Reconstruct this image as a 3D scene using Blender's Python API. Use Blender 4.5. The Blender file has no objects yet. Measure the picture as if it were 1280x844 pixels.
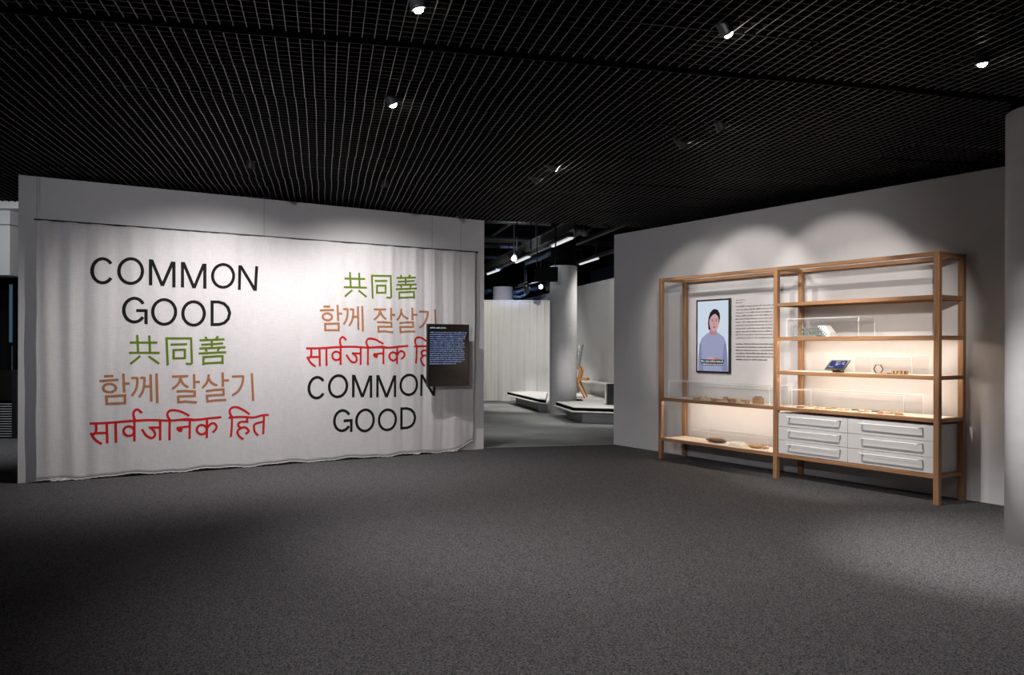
import bpy, math, random
from mathutils import Vector, Matrix
random.seed(7)
SC = bpy.context.scene
COL = SC.collection
# ------------------------------------------------------------------ camera
F = 996.0; CX = 640.0; HY = 434.0; EYE = 1.5; ROLL = 0.003
cam_d = bpy.data.cameras.new('camera'); cam = bpy.data.objects.new('camera', cam_d); COL.objects.link(cam)
cam_d.sensor_width = 36.0; cam_d.lens = F/1280*36.0; cam_d.shift_y = (HY-422)/1280.0
cam_d.clip_start = 0.05; cam_d.clip_end = 200
cam.matrix_world = Matrix.Translation((0, 0, EYE)) @ Matrix.Rotation(math.pi/2, 4, 'X') @ Matrix.Rotation(ROLL, 4, 'Z')
SC.camera = cam
# ------------------------------------------------------------------ world, exposure
w = bpy.data.worlds.new('world'); SC.world = w; w.use_nodes = True
w.node_tree.nodes['Background'].inputs[0].default_value = (0.55, 0.58, 0.7, 1)
w.node_tree.nodes['Background'].inputs[1].default_value = 0.02
SC.view_settings.view_transform = 'Standard'; SC.view_settings.look = 'None'
SC.view_settings.exposure = 0.0; SC.view_settings.gamma = 1.0; SC.view_settings.use_curve_mapping = False
SC.cycles.max_bounces = 8; SC.cycles.transparent_max_bounces = 24

# ------------------------------------------------------------------ pixel helpers
def ray(u, v):
    x = (u-CX)/F; y = (HY-v)/F
    c, s = math.cos(ROLL), math.sin(ROLL)
    return Vector((x*c-y*s, 1.0, x*s+y*c))
ORG = Vector((0, 0, EYE))
def at_z(u, v, z=0.0):
    d = ray(u, v); return ORG + d*((z-EYE)/d.z)
def at_y(u, v, Y): return ORG + ray(u, v)*Y
def at_plane(u, v, p, n):
    d = ray(u, v); return ORG + d*((p-ORG).dot(n)/d.dot(n))
CEIL = 3.40
# ceiling-grid axes (turned 13 degrees from the view axis)
AV = Vector((-0.2295, 0.9733, 0)).normalized(); BV = Vector((AV.y, -AV.x, 0))
def tb(t, b, z=0.0): return AV*t + BV*b + Vector((0, 0, z))

# ------------------------------------------------------------------ lamps (ceiling spots of the place, fixtures below; fill lights are added)
def spot(name, loc, target, watt, angle, blend=0.5, col=(1.0, 0.90, 0.80), rad=0.025):
    d = bpy.data.lights.new(name, 'SPOT'); d.energy = watt; d.spot_size = math.radians(angle); d.spot_blend = blend
    d.color = col; d.shadow_soft_size = rad
    o = bpy.data.objects.new(name, d); COL.objects.link(o); o.location = loc
    o.rotation_euler = (Vector(target)-Vector(loc)).to_track_quat('-Z', 'Y').to_euler()
    return o

# frames of the two walls -------------------------------------------------
L0 = at_z(22, 604.5); L1 = at_z(604.5, 561.3)
LX = (L1-L0).normalized(); LY = Vector((-LX.y, LX.x, 0)); LLEN = (L1-L0).length
R0 = at_z(767, 555.6); R1 = at_z(1255, 632.3)
RX = (R1-R0).normalized(); RY = Vector((-RX.y, RX.x, 0)); RLEN = (R1-R0).length
LROT = math.atan2(LX.y, LX.x); RROT = math.atan2(RX.y, RX.x)
LH = 3.36; RH = 3.24
def lw(x, y, z): return L0 + LX*x + LY*y + Vector((0, 0, z))
def rw(x, y, z): return R0 + RX*x + RY*y + Vector((0, 0, z))
def l_loc(u, v, y=0.0):
    p = at_plane(u, v, lw(0, y, 0), LY) - L0; return p.dot(LX), p.z
def r_loc(u, v, y=0.0):
    p = at_plane(u, v, rw(0, y, 0), RY) - R0; return p.dot(RX), p.z

WARM = (1.0, 0.94, 0.885)
NEUT = (1.0, 0.965, 0.965); COOL = (0.92, 0.93, 1.0)
LAMPS = []       # location, target, watt, angle, blend, colour
def lamp(loc, target, watt, angle, blend=0.5, col=WARM): LAMPS.append((Vector(loc), Vector(target), watt, angle, blend, col))
p481 = at_z(481, 228, CEIL); p488 = at_z(488, 123, CEIL); p690 = at_z(690, 208, CEIL)
p905 = at_z(905, 33, CEIL); p1227 = at_z(1227, 70, CEIL); p520 = at_z(520, 0, CEIL)
LABS = []
def add(label, *a, **k): LABS.append(label); lamp(*a, **k)
rx = lambda u: r_loc(u, 434)[0]
add('ceiling spotlight washing the left half of the printed curtain', lw(2.05, -1.75, CEIL), lw(2.05, 0, 0.15), 250, 122, 0.9, NEUT)
add('ceiling spotlight washing the right half of the printed curtain, turned from view', p481, lw(4.05, 0, 0.1), 220, 126, 0.9, NEUT)
add('glaring ceiling spotlight on the near side of the carrier channel, turned to the white column', p905, (4.35, 6.1, -0.75), 850, 46, 1.0, NEUT)
add('ceiling spotlight over the open carpet aimed at the wall above the video screen', (0.95, 3.9, CEIL), rw(rx(905), 0, 1.85), 380, 22, 0.5)
add('ceiling spotlight turned to the top rail above the drawers', (1.55, 7.35, CEIL), rw(rx(1050), 0, 1.9), 150, 46, 0.4)
add('ceiling spotlight turned to the white drawers', (1.75, 6.75, CEIL), rw(rx(1070), 0, 0.4), 430, 46, 0.7)
add('ceiling spotlight over the open carpet aimed at the upper shelves', (0.6, 0.8, CEIL), rw(rx(1085), 0, 1.65), 1200, 15, 0.5)
add('glaring ceiling spotlight beside the large white column', p1227, (3.5, 5.5, 0), 130, 76, 1.0, NEUT)
add('glaring ceiling spotlight before the opening to the concrete-floored room', p690, rw(rx(940), 0, 1.95), 210, 40, 0.4)
add('ceiling spotlight turned to the wall left of the video screen', (0.25, 8.95, CEIL), rw(rx(874), 0, 1.9), 75, 40, 0.4)
add('small bright ceiling spotlight above the carpet before the curtain', p488, (0.6, 7.1, 0), 270, 100, 0.8, NEUT)
add('ceiling spotlight at the edge of the grid over the nearest carpet', p520, (0.4, 4.9, 0), 215, 104, 0.8, NEUT)
add('added out-of-view ceiling spotlight lighting the open carpet', (1.5, 1.6, CEIL), (1.3, 3.8, 0), 110, 100, 0.8, NEUT)  # added off-frame to lift the floor
add('added out-of-view ceiling spotlight lighting the carpet before the white column', (3.0, 2.4, CEIL), (2.4, 3.8, 0.0), 100, 90, 0.9, NEUT)  # another added floor light, out of view
add('added out-of-view ceiling flood, fill light for the printed curtain side', (-2.2, -1.5, CEIL), (-2.7, 9.8, 2.1), 820, 46, 0.9, COOL)  # added fill behind the camera for the left wall
add('added out-of-view ceiling flood, fill light for the oak shelf side', (-1.4, -1.0, CEIL), (2.0, 10.6, 1.9), 720, 36, 0.9, COOL)  # added fill behind the camera for the right wall
for i, (l, t, wt, an, bl, c) in enumerate(LAMPS):
    spot('ceiling_spot_light', l+(t-l).normalized()*0.10, t, wt, an, bl, c)
# spots added without fixtures to light the room behind
spot('back_room_fill', (-0.8, 18.8, 3.9), (-0.7, 22, 1.0), 350, 95, 0.8, (1, 0.96, 0.9))
spot('back_room_fill', (2.35, 16.4, 3.9), (2.05, 20.3, 0.8), 260, 62, 0.7, (1, 0.97, 0.93))
spot('back_room_fill', (2.2, 14.6, 3.7), (1.9, 16.6, 0.2), 380, 58, 0.6, (1, 0.97, 0.93))
spot('back_room_fill', (0.1, 17.6, 3.9), (0.45, 19.8, 0.3), 650, 50, 0.6, (1, 0.97, 0.93))
spot('back_room_fill', (-0.3, 13.6, 3.8), (0.0, 15.2, 0.0), 230, 80, 0.8, (1, 0.98, 0.96))
spot('back_room_fill', (0.0, 21.3, 3.3), (0.1, 24.0, 4.1), 40, 120, 0.6, (0.35, 0.5, 1.0))  # added blue light for the ducts
spot('back_room_fill', (-0.35, 17.2, 3.45), (0.45, 18.2, 3.95), 30, 120, 0.8, (0.9, 0.95, 1.0))  # added uplight that makes the duct edge show
spot('side_room_fill', (-7.2, 10.6, 3.3), (-8.0, 12.9, 1.9), 80, 120, 0.8, (0.9, 0.95, 1.0))  # added without a fixture to lift the dark left opening

spot('side_room_fill', (-7.0, 10.9, 3.3), (-7.6, 12.0, 0.0), 240, 100, 0.9, (0.9, 0.95, 1.0))  # second added light for the opening, aimed lower

# ------------------------------------------------------------------ materials
MATS = {}
def nodes(name):
    m = bpy.data.materials.new(name); m.use_nodes = True; MATS[name] = m
    nt = m.node_tree; return m, nt, nt.nodes['Principled BSDF']
def L(nt, a, b): nt.links.new(a, b)
def plain(name, col, rough=0.6, var=0.06, scale=30.0, bump=0.05, metal=0.0, stretch=(1, 1, 1), spec=0.5):
    m, nt, b = nodes(name)
    tc = nt.nodes.new('ShaderNodeTexCoord'); mp = nt.nodes.new('ShaderNodeMapping'); mp.inputs['Scale'].default_value = stretch
    n = nt.nodes.new('ShaderNodeTexNoise'); n.inputs['Scale'].default_value = scale; n.inputs['Detail'].default_value = 4
    L(nt, tc.outputs['Object'], mp.inputs[0]); L(nt, mp.outputs[0], n.inputs['Vector'])
    r = nt.nodes.new('ShaderNodeValToRGB')
    r.color_ramp.elements[0].color = tuple(c*(1-var) for c in col)+(1,); r.color_ramp.elements[0].position = 0.3
    r.color_ramp.elements[1].color = tuple(min(1, c*(1+var)) for c in col)+(1,); r.color_ramp.elements[1].position = 0.7
    L(nt, n.outputs['Fac'], r.inputs[0]); L(nt, r.outputs[0], b.inputs['Base Color'])
    b.inputs['Roughness'].default_value = rough; b.inputs['Metallic'].default_value = metal
    b.inputs['Specular IOR Level'].default_value = spec
    if bump:
        bp = nt.nodes.new('ShaderNodeBump'); bp.inputs['Strength'].default_value = bump; bp.inputs['Distance'].default_value = 0.01
        L(nt, n.outputs['Fac'], bp.inputs['Height']); L(nt, bp.outputs[0], b.inputs['Normal'])
    return m
def emit(name, col, strength):
    m = bpy.data.materials.new(name); m.use_nodes = True; MATS[name] = m
    nt = m.node_tree; nt.nodes.remove(nt.nodes['Principled BSDF'])
    e = nt.nodes.new('ShaderNodeEmission'); e.inputs[0].default_value = tuple(col)+(1,); e.inputs[1].default_value = strength
    L(nt, e.outputs[0], nt.nodes['Material Output'].inputs[0]); return m
def wood(name, dark, light, axis):
    m, nt, b = nodes(name)
    tc = nt.nodes.new('ShaderNodeTexCoord'); mp = nt.nodes.new('ShaderNodeMapping')
    sc = [42.0, 42.0, 42.0]; sc[axis] = 2.2; mp.inputs['Scale'].default_value = sc
    n = nt.nodes.new('ShaderNodeTexNoise'); n.inputs['Scale'].default_value = 1.0; n.inputs['Detail'].default_value = 6; n.inputs['Distortion'].default_value = 0.6
    L(nt, tc.outputs['Object'], mp.inputs[0]); L(nt, mp.outputs[0], n.inputs['Vector'])
    r = nt.nodes.new('ShaderNodeValToRGB'); r.color_ramp.elements[0].color = dark+(1,); r.color_ramp.elements[1].color = light+(1,)
    r.color_ramp.elements[0].position = 0.32; r.color_ramp.elements[1].position = 0.68
    L(nt, n.outputs['Fac'], r.inputs[0]); L(nt, r.outputs[0], b.inputs['Base Color'])
    b.inputs['Roughness'].default_value = 0.45
    bp = nt.nodes.new('ShaderNodeBump'); bp.inputs['Strength'].default_value = 0.08; bp.inputs['Distance'].default_value = 0.002
    L(nt, n.outputs['Fac'], bp.inputs['Height']); L(nt, bp.outputs[0], b.inputs['Normal'])
    return m
def carpet():
    m, nt, b = nodes('carpet')
    tc = nt.nodes.new('ShaderNodeTexCoord')
    n = nt.nodes.new('ShaderNodeTexNoise'); n.inputs['Scale'].default_value = 110; n.inputs['Detail'].default_value = 3; n.inputs['Roughness'].default_value = 0.7
    v = nt.nodes.new('ShaderNodeTexVoronoi'); v.inputs['Scale'].default_value = 140
    L(nt, tc.outputs['Object'], n.inputs['Vector']); L(nt, tc.outputs['Object'], v.inputs['Vector'])
    mx = nt.nodes.new('ShaderNodeMath'); mx.operation = 'ADD'
    sep = nt.nodes.new('ShaderNodeSeparateColor'); L(nt, v.outputs['Color'], sep.inputs[0])
    ml = nt.nodes.new('ShaderNodeMath'); ml.operation = 'MULTIPLY'; ml.inputs[1].default_value = 0.45
    L(nt, sep.outputs[0], ml.inputs[0]); L(nt, n.outputs['Fac'], mx.inputs[0]); L(nt, ml.outputs[0], mx.inputs[1])
    r = nt.nodes.new('ShaderNodeValToRGB')
    r.color_ramp.elements[0].position = 0.48; r.color_ramp.elements[0].color = (0.030, 0.029, 0.031, 1)
    r.color_ramp.elements[1].position = 0.98; r.color_ramp.elements[1].color = (0.165, 0.157, 0.159, 1)
    L(nt, mx.outputs[0], r.inputs[0]); L(nt, r.outputs[0], b.inputs['Base Color'])
    b.inputs['Roughness'].default_value = 1.0; b.inputs['Specular IOR Level'].default_value = 0.05
    bp = nt.nodes.new('ShaderNodeBump'); bp.inputs['Strength'].default_value = 0.6; bp.inputs['Distance'].default_value = 0.006
    L(nt, mx.outputs[0], bp.inputs['Height']); L(nt, bp.outputs[0], b.inputs['Normal'])
    return m
def acrylic():
    m = bpy.data.materials.new('acrylic'); m.use_nodes = True; MATS['acrylic'] = m
    nt = m.node_tree; nt.nodes.remove(nt.nodes['Principled BSDF'])
    t = nt.nodes.new('ShaderNodeBsdfTransparent'); t.inputs[0].default_value = (0.985, 0.988, 0.987, 1)
    g = nt.nodes.new('ShaderNodeBsdfGlossy'); g.inputs['Roughness'].default_value = 0.02
    lwt = nt.nodes.new('ShaderNodeLayerWeight'); lwt.inputs[0].default_value = 0.5
    pw = nt.nodes.new('ShaderNodeMath'); pw.operation = 'POWER'; pw.inputs[1].default_value = 4.0; L(nt, lwt.outputs['Facing'], pw.inputs[0])
    fr = nt.nodes.new('ShaderNodeMath'); fr.operation = 'MULTIPLY_ADD'; fr.inputs[1].default_value = 0.30; fr.inputs[2].default_value = 0.02; L(nt, pw.outputs[0], fr.inputs[0])
    mx = nt.nodes.new('ShaderNodeMixShader'); L(nt, fr.outputs[0], mx.inputs[0]); L(nt, t.outputs[0], mx.inputs[1]); L(nt, g.outputs[0], mx.inputs[2])
    L(nt, mx.outputs[0], nt.nodes['Material Output'].inputs[0]); return m
def linen():
    m, nt, b = nodes('linen')
    tc = nt.nodes.new('ShaderNodeTexCoord')
    hs = []
    for k, s in enumerate(((9, 9, 420), (420, 9, 9))):
        mp = nt.nodes.new('ShaderNodeMapping'); mp.inputs['Scale'].default_value = s
        n = nt.nodes.new('ShaderNodeTexNoise'); n.inputs['Scale'].default_value = 1; n.inputs['Detail'].default_value = 3
        L(nt, tc.outputs['Object'], mp.inputs[0]); L(nt, mp.outputs[0], n.inputs['Vector']); hs.append(n)
    ad = nt.nodes.new('ShaderNodeMath'); ad.operation = 'ADD'; L(nt, hs[0].outputs['Fac'], ad.inputs[0]); L(nt, hs[1].outputs['Fac'], ad.inputs[1])
    r = nt.nodes.new('ShaderNodeValToRGB'); r.color_ramp.elements[0].position = 0.35; r.color_ramp.elements[1].position = 0.72
    hf = nt.nodes.new('ShaderNodeMath'); hf.operation = 'MULTIPLY'; hf.inputs[1].default_value = 0.5; L(nt, ad.outputs[0], hf.inputs[0])
    r.color_ramp.elements[0].color = (0.53, 0.505, 0.50, 1); r.color_ramp.elements[1].color = (0.70, 0.675, 0.672, 1)
    L(nt, hf.outputs[0], r.inputs[0]); L(nt, r.outputs[0], b.inputs['Base Color'])
    b.inputs['Roughness'].default_value = 0.95; b.inputs['Specular IOR Level'].default_value = 0.1
    cr = nt.nodes.new('ShaderNodeTexNoise'); cr.inputs['Scale'].default_value = 9; cr.inputs['Detail'].default_value = 5
    L(nt, tc.outputs['Object'], cr.inputs['Vector'])
    a2 = nt.nodes.new('ShaderNodeMath'); a2.operation = 'MULTIPLY_ADD'; a2.inputs[1].default_value = 3.0; L(nt, cr.outputs['Fac'], a2.inputs[0]); L(nt, hf.outputs[0], a2.inputs[2])
    bp = nt.nodes.new('ShaderNodeBump'); bp.inputs['Strength'].default_value = 0.22; bp.inputs['Distance'].default_value = 0.008
    L(nt, a2.outputs[0], bp.inputs['Height']); L(nt, bp.outputs[0], b.inputs['Normal'])
    return m
carpet(); acrylic(); linen()
plain('wall_paint', (0.60, 0.585, 0.585), 0.85, 0.02, 6, 0.02, spec=0.2)
plain('white_paint', (0.66, 0.66, 0.655), 0.8, 0.02, 5, 0.02, spec=0.2)
plain('column_paint', (0.78, 0.77, 0.77), 0.75, 0.04, 3, 0.12, stretch=(1, 1, 3), spec=0.3)
plain('concrete', (0.23, 0.235, 0.23), 0.55, 0.35, 0.9, 0.05)
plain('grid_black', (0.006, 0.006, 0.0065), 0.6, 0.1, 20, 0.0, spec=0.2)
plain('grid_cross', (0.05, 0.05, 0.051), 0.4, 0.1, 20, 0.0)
plain('grid_lit_edge', (0.24, 0.235, 0.235), 0.4, 0.1, 20, 0.0, spec=0.6)  # light caught on the lower blade edges, put into their colour
plain('void_black', (0.004, 0.004, 0.0045), 0.95, 0.1, 4, 0.0, spec=0.05)
plain('dark_metal', (0.035, 0.035, 0.037), 0.45, 0.15, 12, 0.02)
plain('duct_metal', (0.10, 0.10, 0.10), 0.5, 0.15, 6, 0.02, metal=0.3)
plain('bare_metal', (0.55, 0.56, 0.58), 0.35, 0.1, 12, 0.0, metal=0.9)
plain('blue_lit_pipe', (0.12, 0.20, 0.36), 0.35, 0.25, 6, 0.0, metal=0.4)  # blue light falling on the ducts is painted into this colour
plain('black_plastic', (0.012, 0.012, 0.013), 0.30, 0.1, 20, 0.0)
plain('screen_black', (0.010, 0.009, 0.008), 0.12, 0.1, 20, 0.0)
plain('drawer_white', (0.64, 0.635, 0.63), 0.45, 0.02, 10, 0.0, spec=0.4)
plain('handle_white', (0.95, 0.95, 0.94), 0.35, 0.02, 10, 0.0)
plain('black_print', (0.014, 0.012, 0.012), 0.9, 0.1, 60, 0.0, spec=0.1)
plain('green_print', (0.105, 0.17, 0.012), 0.9, 0.12, 60, 0.0, spec=0.1)
plain('brown_print', (0.36, 0.155, 0.075), 0.9, 0.12, 60, 0.0, spec=0.1)
plain('red_print', (0.50, 0.018, 0.018), 0.9, 0.10, 60, 0.0, spec=0.1)
plain('text_grey', (0.19, 0.18, 0.175), 0.9, 0.1, 60, 0.0, spec=0.1)
plain('platform_white', (0.74, 0.73, 0.70), 0.6, 0.03, 3, 0.0)
plain('platform_grey', (0.33, 0.33, 0.335), 0.7, 0.05, 3, 0.0)
plain('teal_grey', (0.10, 0.115, 0.12), 0.8, 0.08, 3, 0.0)
plain('shelf_top', (0.80, 0.70, 0.58), 0.5, 0.05, 1, 0.0, stretch=(2, 40, 40))
plain('cloth_white', (0.62, 0.60, 0.57), 0.8, 0.08, 30, 0.2)
plain('paper_white', (0.80, 0.79, 0.76), 0.8, 0.04, 30, 0.1)
plain('tan_wood', (0.42, 0.24, 0.12), 0.6, 0.25, 20, 0.05, stretch=(1, 4, 4))
plain('pale_wood', (0.58, 0.42, 0.27), 0.6, 0.2, 20, 0.05, stretch=(1, 4, 4))
plain('dark_wood', (0.10, 0.055, 0.035), 0.4, 0.3, 20, 0.05, stretch=(1, 5, 5))
plain('orange_wood', (0.50, 0.23, 0.07), 0.4, 0.25, 8, 0.05, stretch=(5, 5, 1))
plain('grey_green', (0.20, 0.23, 0.21), 0.6, 0.2, 40, 0.05)
plain('grey_weave', (0.42, 0.44, 0.46), 0.6, 0.4, 25, 0.2, metal=0.3)
plain('acrylic_edge', (0.80, 0.82, 0.80), 0.25, 0.02, 10, 0.0)
for ax, nm in enumerate(('oak_x', 'oak_y', 'oak_z')): wood(nm, (0.24, 0.118, 0.055), (0.39, 0.21, 0.105), ax)
emit('lens_glow', (1.0, 0.93, 0.84), 60)
emit('led_glow', (1.0, 0.87, 0.74), 40)
emit('tube_glow', (0.95, 0.97, 1.0), 0.8)
emit('cool_lens', (0.85, 0.92, 1.0), 25)
emit('screen_text', (0.30, 0.42, 0.75), 0.85)
emit('screen_heading', (0.75, 0.82, 0.95), 0.8)
emit('tv_back', (0.58, 0.66, 0.76), 1.0); emit('tv_low', (0.66, 0.71, 0.80), 1.0)
emit('tv_hair', (0.018, 0.014, 0.020), 1.0); emit('tv_skin', (0.56, 0.33, 0.34), 1.0); emit('tv_skin_shade', (0.42, 0.22, 0.23), 1.0)
emit('tv_sweater', (0.30, 0.32, 0.48), 1.0); emit('tv_sweater_shade', (0.22, 0.235, 0.37), 1.0)
emit('tv_caption', (0.01, 0.01, 0.012), 1.0); emit('tv_white', (0.9, 0.9, 0.9), 1.0); emit('tv_lip', (0.40, 0.11, 0.13), 1.0)
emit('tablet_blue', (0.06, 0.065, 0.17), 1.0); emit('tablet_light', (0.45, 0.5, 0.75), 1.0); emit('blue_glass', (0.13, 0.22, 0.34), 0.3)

# ------------------------------------------------------------------ mesh helpers
class MB:
    def __init__(s): s.v = []; s.f = []
    def add(s, vs, fs):
        o = len(s.v); s.v += [tuple(v) for v in vs]; s.f += [tuple(i+o for i in f) for f in fs]; return s
    def box(s, x0, x1, y0, y1, z0, z1):
        return s.add([(x0,y0,z0),(x1,y0,z0),(x1,y1,z0),(x0,y1,z0),(x0,y0,z1),(x1,y0,z1),(x1,y1,z1),(x0,y1,z1)],
                     [(0,3,2,1),(4,5,6,7),(0,1,5,4),(1,2,6,5),(2,3,7,6),(3,0,4,7)])
    def bbox(s, x0, x1, y0, y1, z0, z1, b=0.004):        # box with chamfered edges along its longest axis
        d = (x1-x0, y1-y0, z1-z0); ax = d.index(max(d)); o = [i for i in range(3) if i != ax]
        lo = (x0, y0, z0); hi = (x1, y1, z1)
        p0, p1, q0, q1 = lo[o[0]], hi[o[0]], lo[o[1]], hi[o[1]]
        ring = [(p0+b,q0),(p1-b,q0),(p1,q0+b),(p1,q1-b),(p1-b,q1),(p0+b,q1),(p0,q1-b),(p0,q0+b)]
        vs = []
        for e in (lo[ax], hi[ax]):
            for p, q in ring:
                c = [0, 0, 0]; c[ax] = e; c[o[0]] = p; c[o[1]] = q; vs.append(tuple(c))
        fs = [(i, (i+1) % 8, 8+(i+1) % 8, 8+i) for i in range(8)] + [tuple(range(7, -1, -1)), tuple(range(8, 16))]
        if ax == 1: fs = [tuple(reversed(f)) for f in fs]
        return s.add(vs, fs)
    def tube(s, pts, r, n=8, caps=True):
        pts = [Vector(p) for p in pts]; rings = []; up = None
        for i, p in enumerate(pts):
            t = (pts[min(i+1, len(pts)-1)] - pts[max(i-1, 0)]).normalized()
            if up is None: up = t.orthogonal().normalized()
            up = (up - t*up.dot(t)).normalized(); sd = t.cross(up)
            rr = r[i] if isinstance(r, (list, tuple)) else r
            rings.append([p + up*(math.cos(2*math.pi*k/n)*rr) + sd*(math.sin(2*math.pi*k/n)*rr) for k in range(n)])
        vs = [v for g in rings for v in g]; fs = []
        for i in range(len(rings)-1):
            for k in range(n): fs.append((i*n+k, i*n+(k+1) % n, (i+1)*n+(k+1) % n, (i+1)*n+k))
        if caps: fs += [tuple(range(n-1, -1, -1)), tuple(range((len(rings)-1)*n, len(rings)*n))]
        return s.add(vs, fs)
    def lathe(s, prof, n=32, cx=0, cy=0):
        vs = []; fs = []
        for r, z in prof:
            for k in range(n): vs.append((cx+r*math.cos(2*math.pi*k/n), cy+r*math.sin(2*math.pi*k/n), z))
        for i in range(len(prof)-1):
            for k in range(n): fs.append((i*n+k, i*n+(k+1) % n, (i+1)*n+(k+1) % n, (i+1)*n+k))
        fs += [tuple(range(n-1, -1, -1)), tuple(range((len(prof)-1)*n, len(prof)*n))]
        return s.add(vs, fs)
    def prism(s, poly, z0, z1):
        n = len(poly); vs = [(p[0], p[1], z0) for p in poly] + [(p[0], p[1], z1) for p in poly]
        fs = [tuple(range(n-1, -1, -1)), tuple(range(n, 2*n))] + [(i, (i+1) % n, n+(i+1) % n, n+i) for i in range(n)]
        return s.add(vs, fs)
    def slab(s, poly, y0, y1):                              # polygon in x,z with thickness in y
        n = len(poly); vs = [(p[0], y0, p[1]) for p in poly] + [(p[0], y1, p[1]) for p in poly]
        fs = [tuple(range(n)), tuple(range(2*n-1, n-1, -1))] + [(i, n+i, n+(i+1) % n, (i+1) % n) for i in range(n)]
        return s.add(vs, fs)
    def build(s, name, mat, parent=None, smooth=False, loc=None, rot=None):
        me = bpy.data.meshes.new(name); me.from_pydata(s.v, [], s.f); me.update()
        if smooth:
            for p in me.polygons: p.use_smooth = True
        me.materials.append(MATS[mat])
        o = bpy.data.objects.new(name, me); COL.objects.link(o)
        if parent: o.parent = parent
        if loc is not None: o.location = loc
        if rot is not None: o.rotation_euler = rot
        return o
def tag(o, label, cat, group=None):
    o['label'] = label; o['category'] = cat
    if group: o['group'] = group
    return o
def struct(o, label=None):
    o['kind'] = 'structure'
    if label: o['label'] = label
    return o
def thing(name, label, cat, loc=(0, 0, 0), rotz=0.0, group=None):
    o = bpy.data.objects.new(name, None); COL.objects.link(o); o.location = loc; o.rotation_euler = (0, 0, rotz)
    o.empty_display_size = 0.1
    return tag(o, label, cat, group)
def ell(cx, cy, rx, ry, n=28, a0=0, a1=360):
    return [(cx+rx*math.cos(math.radians(a0+(a1-a0)*k/n)), cy+ry*math.sin(math.radians(a0+(a1-a0)*k/n))) for k in range(n if a1-a0 == 360 else n+1)]

# ================================================================== THE SETTING
T_EDGE = 11.64
def poly_floor(name, pts, mat, z=0.0, th=0.05):
    return MB().prism([(p.x, p.y) for p in pts], z-th, z).build(name, mat)
fl = poly_floor('floor', [tb(-6, -13), tb(-6, 11), tb(T_EDGE, 11), tb(T_EDGE, 2.26), tb(14.6, 2.26), tb(14.6, -13)], 'carpet')
struct(fl, 'dark speckled charcoal carpet')
fb = poly_floor('floor_concrete', [tb(T_EDGE, 2.26), tb(T_EDGE, 11), tb(32, 11), tb(32, 2.26)], 'concrete')
struct(fb, 'grey polished concrete floor of the room behind')
b_ = MB()
p = [tb(T_EDGE-0.012, 2.28), tb(T_EDGE-0.012, 5.6), tb(T_EDGE+0.012, 5.6), tb(T_EDGE+0.012, 2.28)]
struct(b_.prism([(q.x, q.y) for q in p], 0.0, 0.004).build('trim_1', 'bare_metal'), 'thin metal strip where carpet meets concrete')

wl = MB().box(0, LLEN, 0, 0.16, 0, LH).build('wall_left', 'wall_paint', loc=L0, rot=(0, 0, LROT)); struct(wl)
REXT = RLEN + 1.6
wr = MB().box(0, REXT, 0, 0.16, 0, RH).build('wall_right', 'wall_paint', loc=R0, rot=(0, 0, RROT)); struct(wr)
# panel joints of the partition, thin recess strips near the wall end
PL = 4.7
struct(MB().prism([(q.x, q.y) for q in (tb(-6, -13), tb(-6, 11), tb(32, 11), tb(32, -13))], PL, PL+0.1).build('ceiling', 'void_black'), 'black ceiling void with open cell grid')
ceiling = bpy.data.objects['ceiling']
for nm, a_, b2, in (('wall_back', tb(-6, -13), tb(-6, 11)), ('wall_side', tb(32, 11), tb(-6, 11)), ('wall_far', tb(32, -13), tb(32, 11)), ('wall_far_left', tb(-6, -13), tb(32, -13))):
    d = (b2-a_); o = MB().box(0, d.length, -0.1, 0.0, 0, PL).build(nm, 'wall_paint' if nm in ('wall_back', 'wall_side') else 'void_black', loc=a_, rot=(0, 0, math.atan2(d.y, d.x))); struct(o)

# ---- open-cell ceiling grid: panels 1.2 x 0.6 with 75 mm cells
CELL = 0.075; GB0 = 5.10; GB1 = 4.985
def panel_mesh(nx, ny, cell_y):
    m = MB(); wdt = nx*CELL; dep = ny*cell_y; cnt = []
    for i in range(nx): m.box(i*CELL-0.0023, i*CELL+0.0023, 0.002, dep-0.002, 0, 0.003)
    cnt.append(len(m.f))
    for j in range(ny): m.box(0.0, wdt, j*cell_y-0.0014, j*cell_y+0.0014, 0.001, 0.004)
    cnt.append(len(m.f))
    for i in range(nx): m.box(i*CELL-0.0010, i*CELL+0.0010, 0.002, dep-0.002, 0.003, 0.040)
    for j in range(ny): m.box(0.0, wdt, j*cell_y-0.0008, j*cell_y+0.0008, 0.004, 0.039)
    me = bpy.data.meshes.new('grid_panel'); me.from_pydata(m.v, [], m.f); me.update()
    for nm in ('grid_lit_edge', 'grid_cross', 'grid_black'): me.materials.append(MATS[nm])
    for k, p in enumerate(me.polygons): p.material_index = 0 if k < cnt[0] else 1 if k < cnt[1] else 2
    return me
ROWH = (11.78-GB0)/11
gm = panel_mesh(16, 8, ROWH/8)
BROT = math.atan2(BV.y, BV.x)
rows = [GB0+ROWH*k for k in range(11)] + [GB1-ROWH*(k+1) for k in range(5)]
for t in rows:
    for k in range(13):
        b0 = -6.6+1.2*k
        o = bpy.data.objects.new('grid_panel', gm); COL.objects.link(o); o.parent = ceiling
        o.location = tb(t+random.uniform(-.003, .003), b0+random.uniform(-.006, .006), CEIL+random.uniform(-.004, .004))
        o.rotation_euler = (math.radians(random.uniform(-.5, .5)), math.radians(random.uniform(-.25, .25)), BROT+math.radians(random.uniform(-.12, .12)))
for k in range(13):                                        # main carrier channel crossing the grid
    o = MB().box(0.0, 1.2, 0, 0.10, 0, 0.05).build('carrier_channel', 'void_black', ceiling, loc=tb(GB1+0.008, -6.6+1.2*k, CEIL+0.03), rot=(0, 0, BROT))

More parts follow.
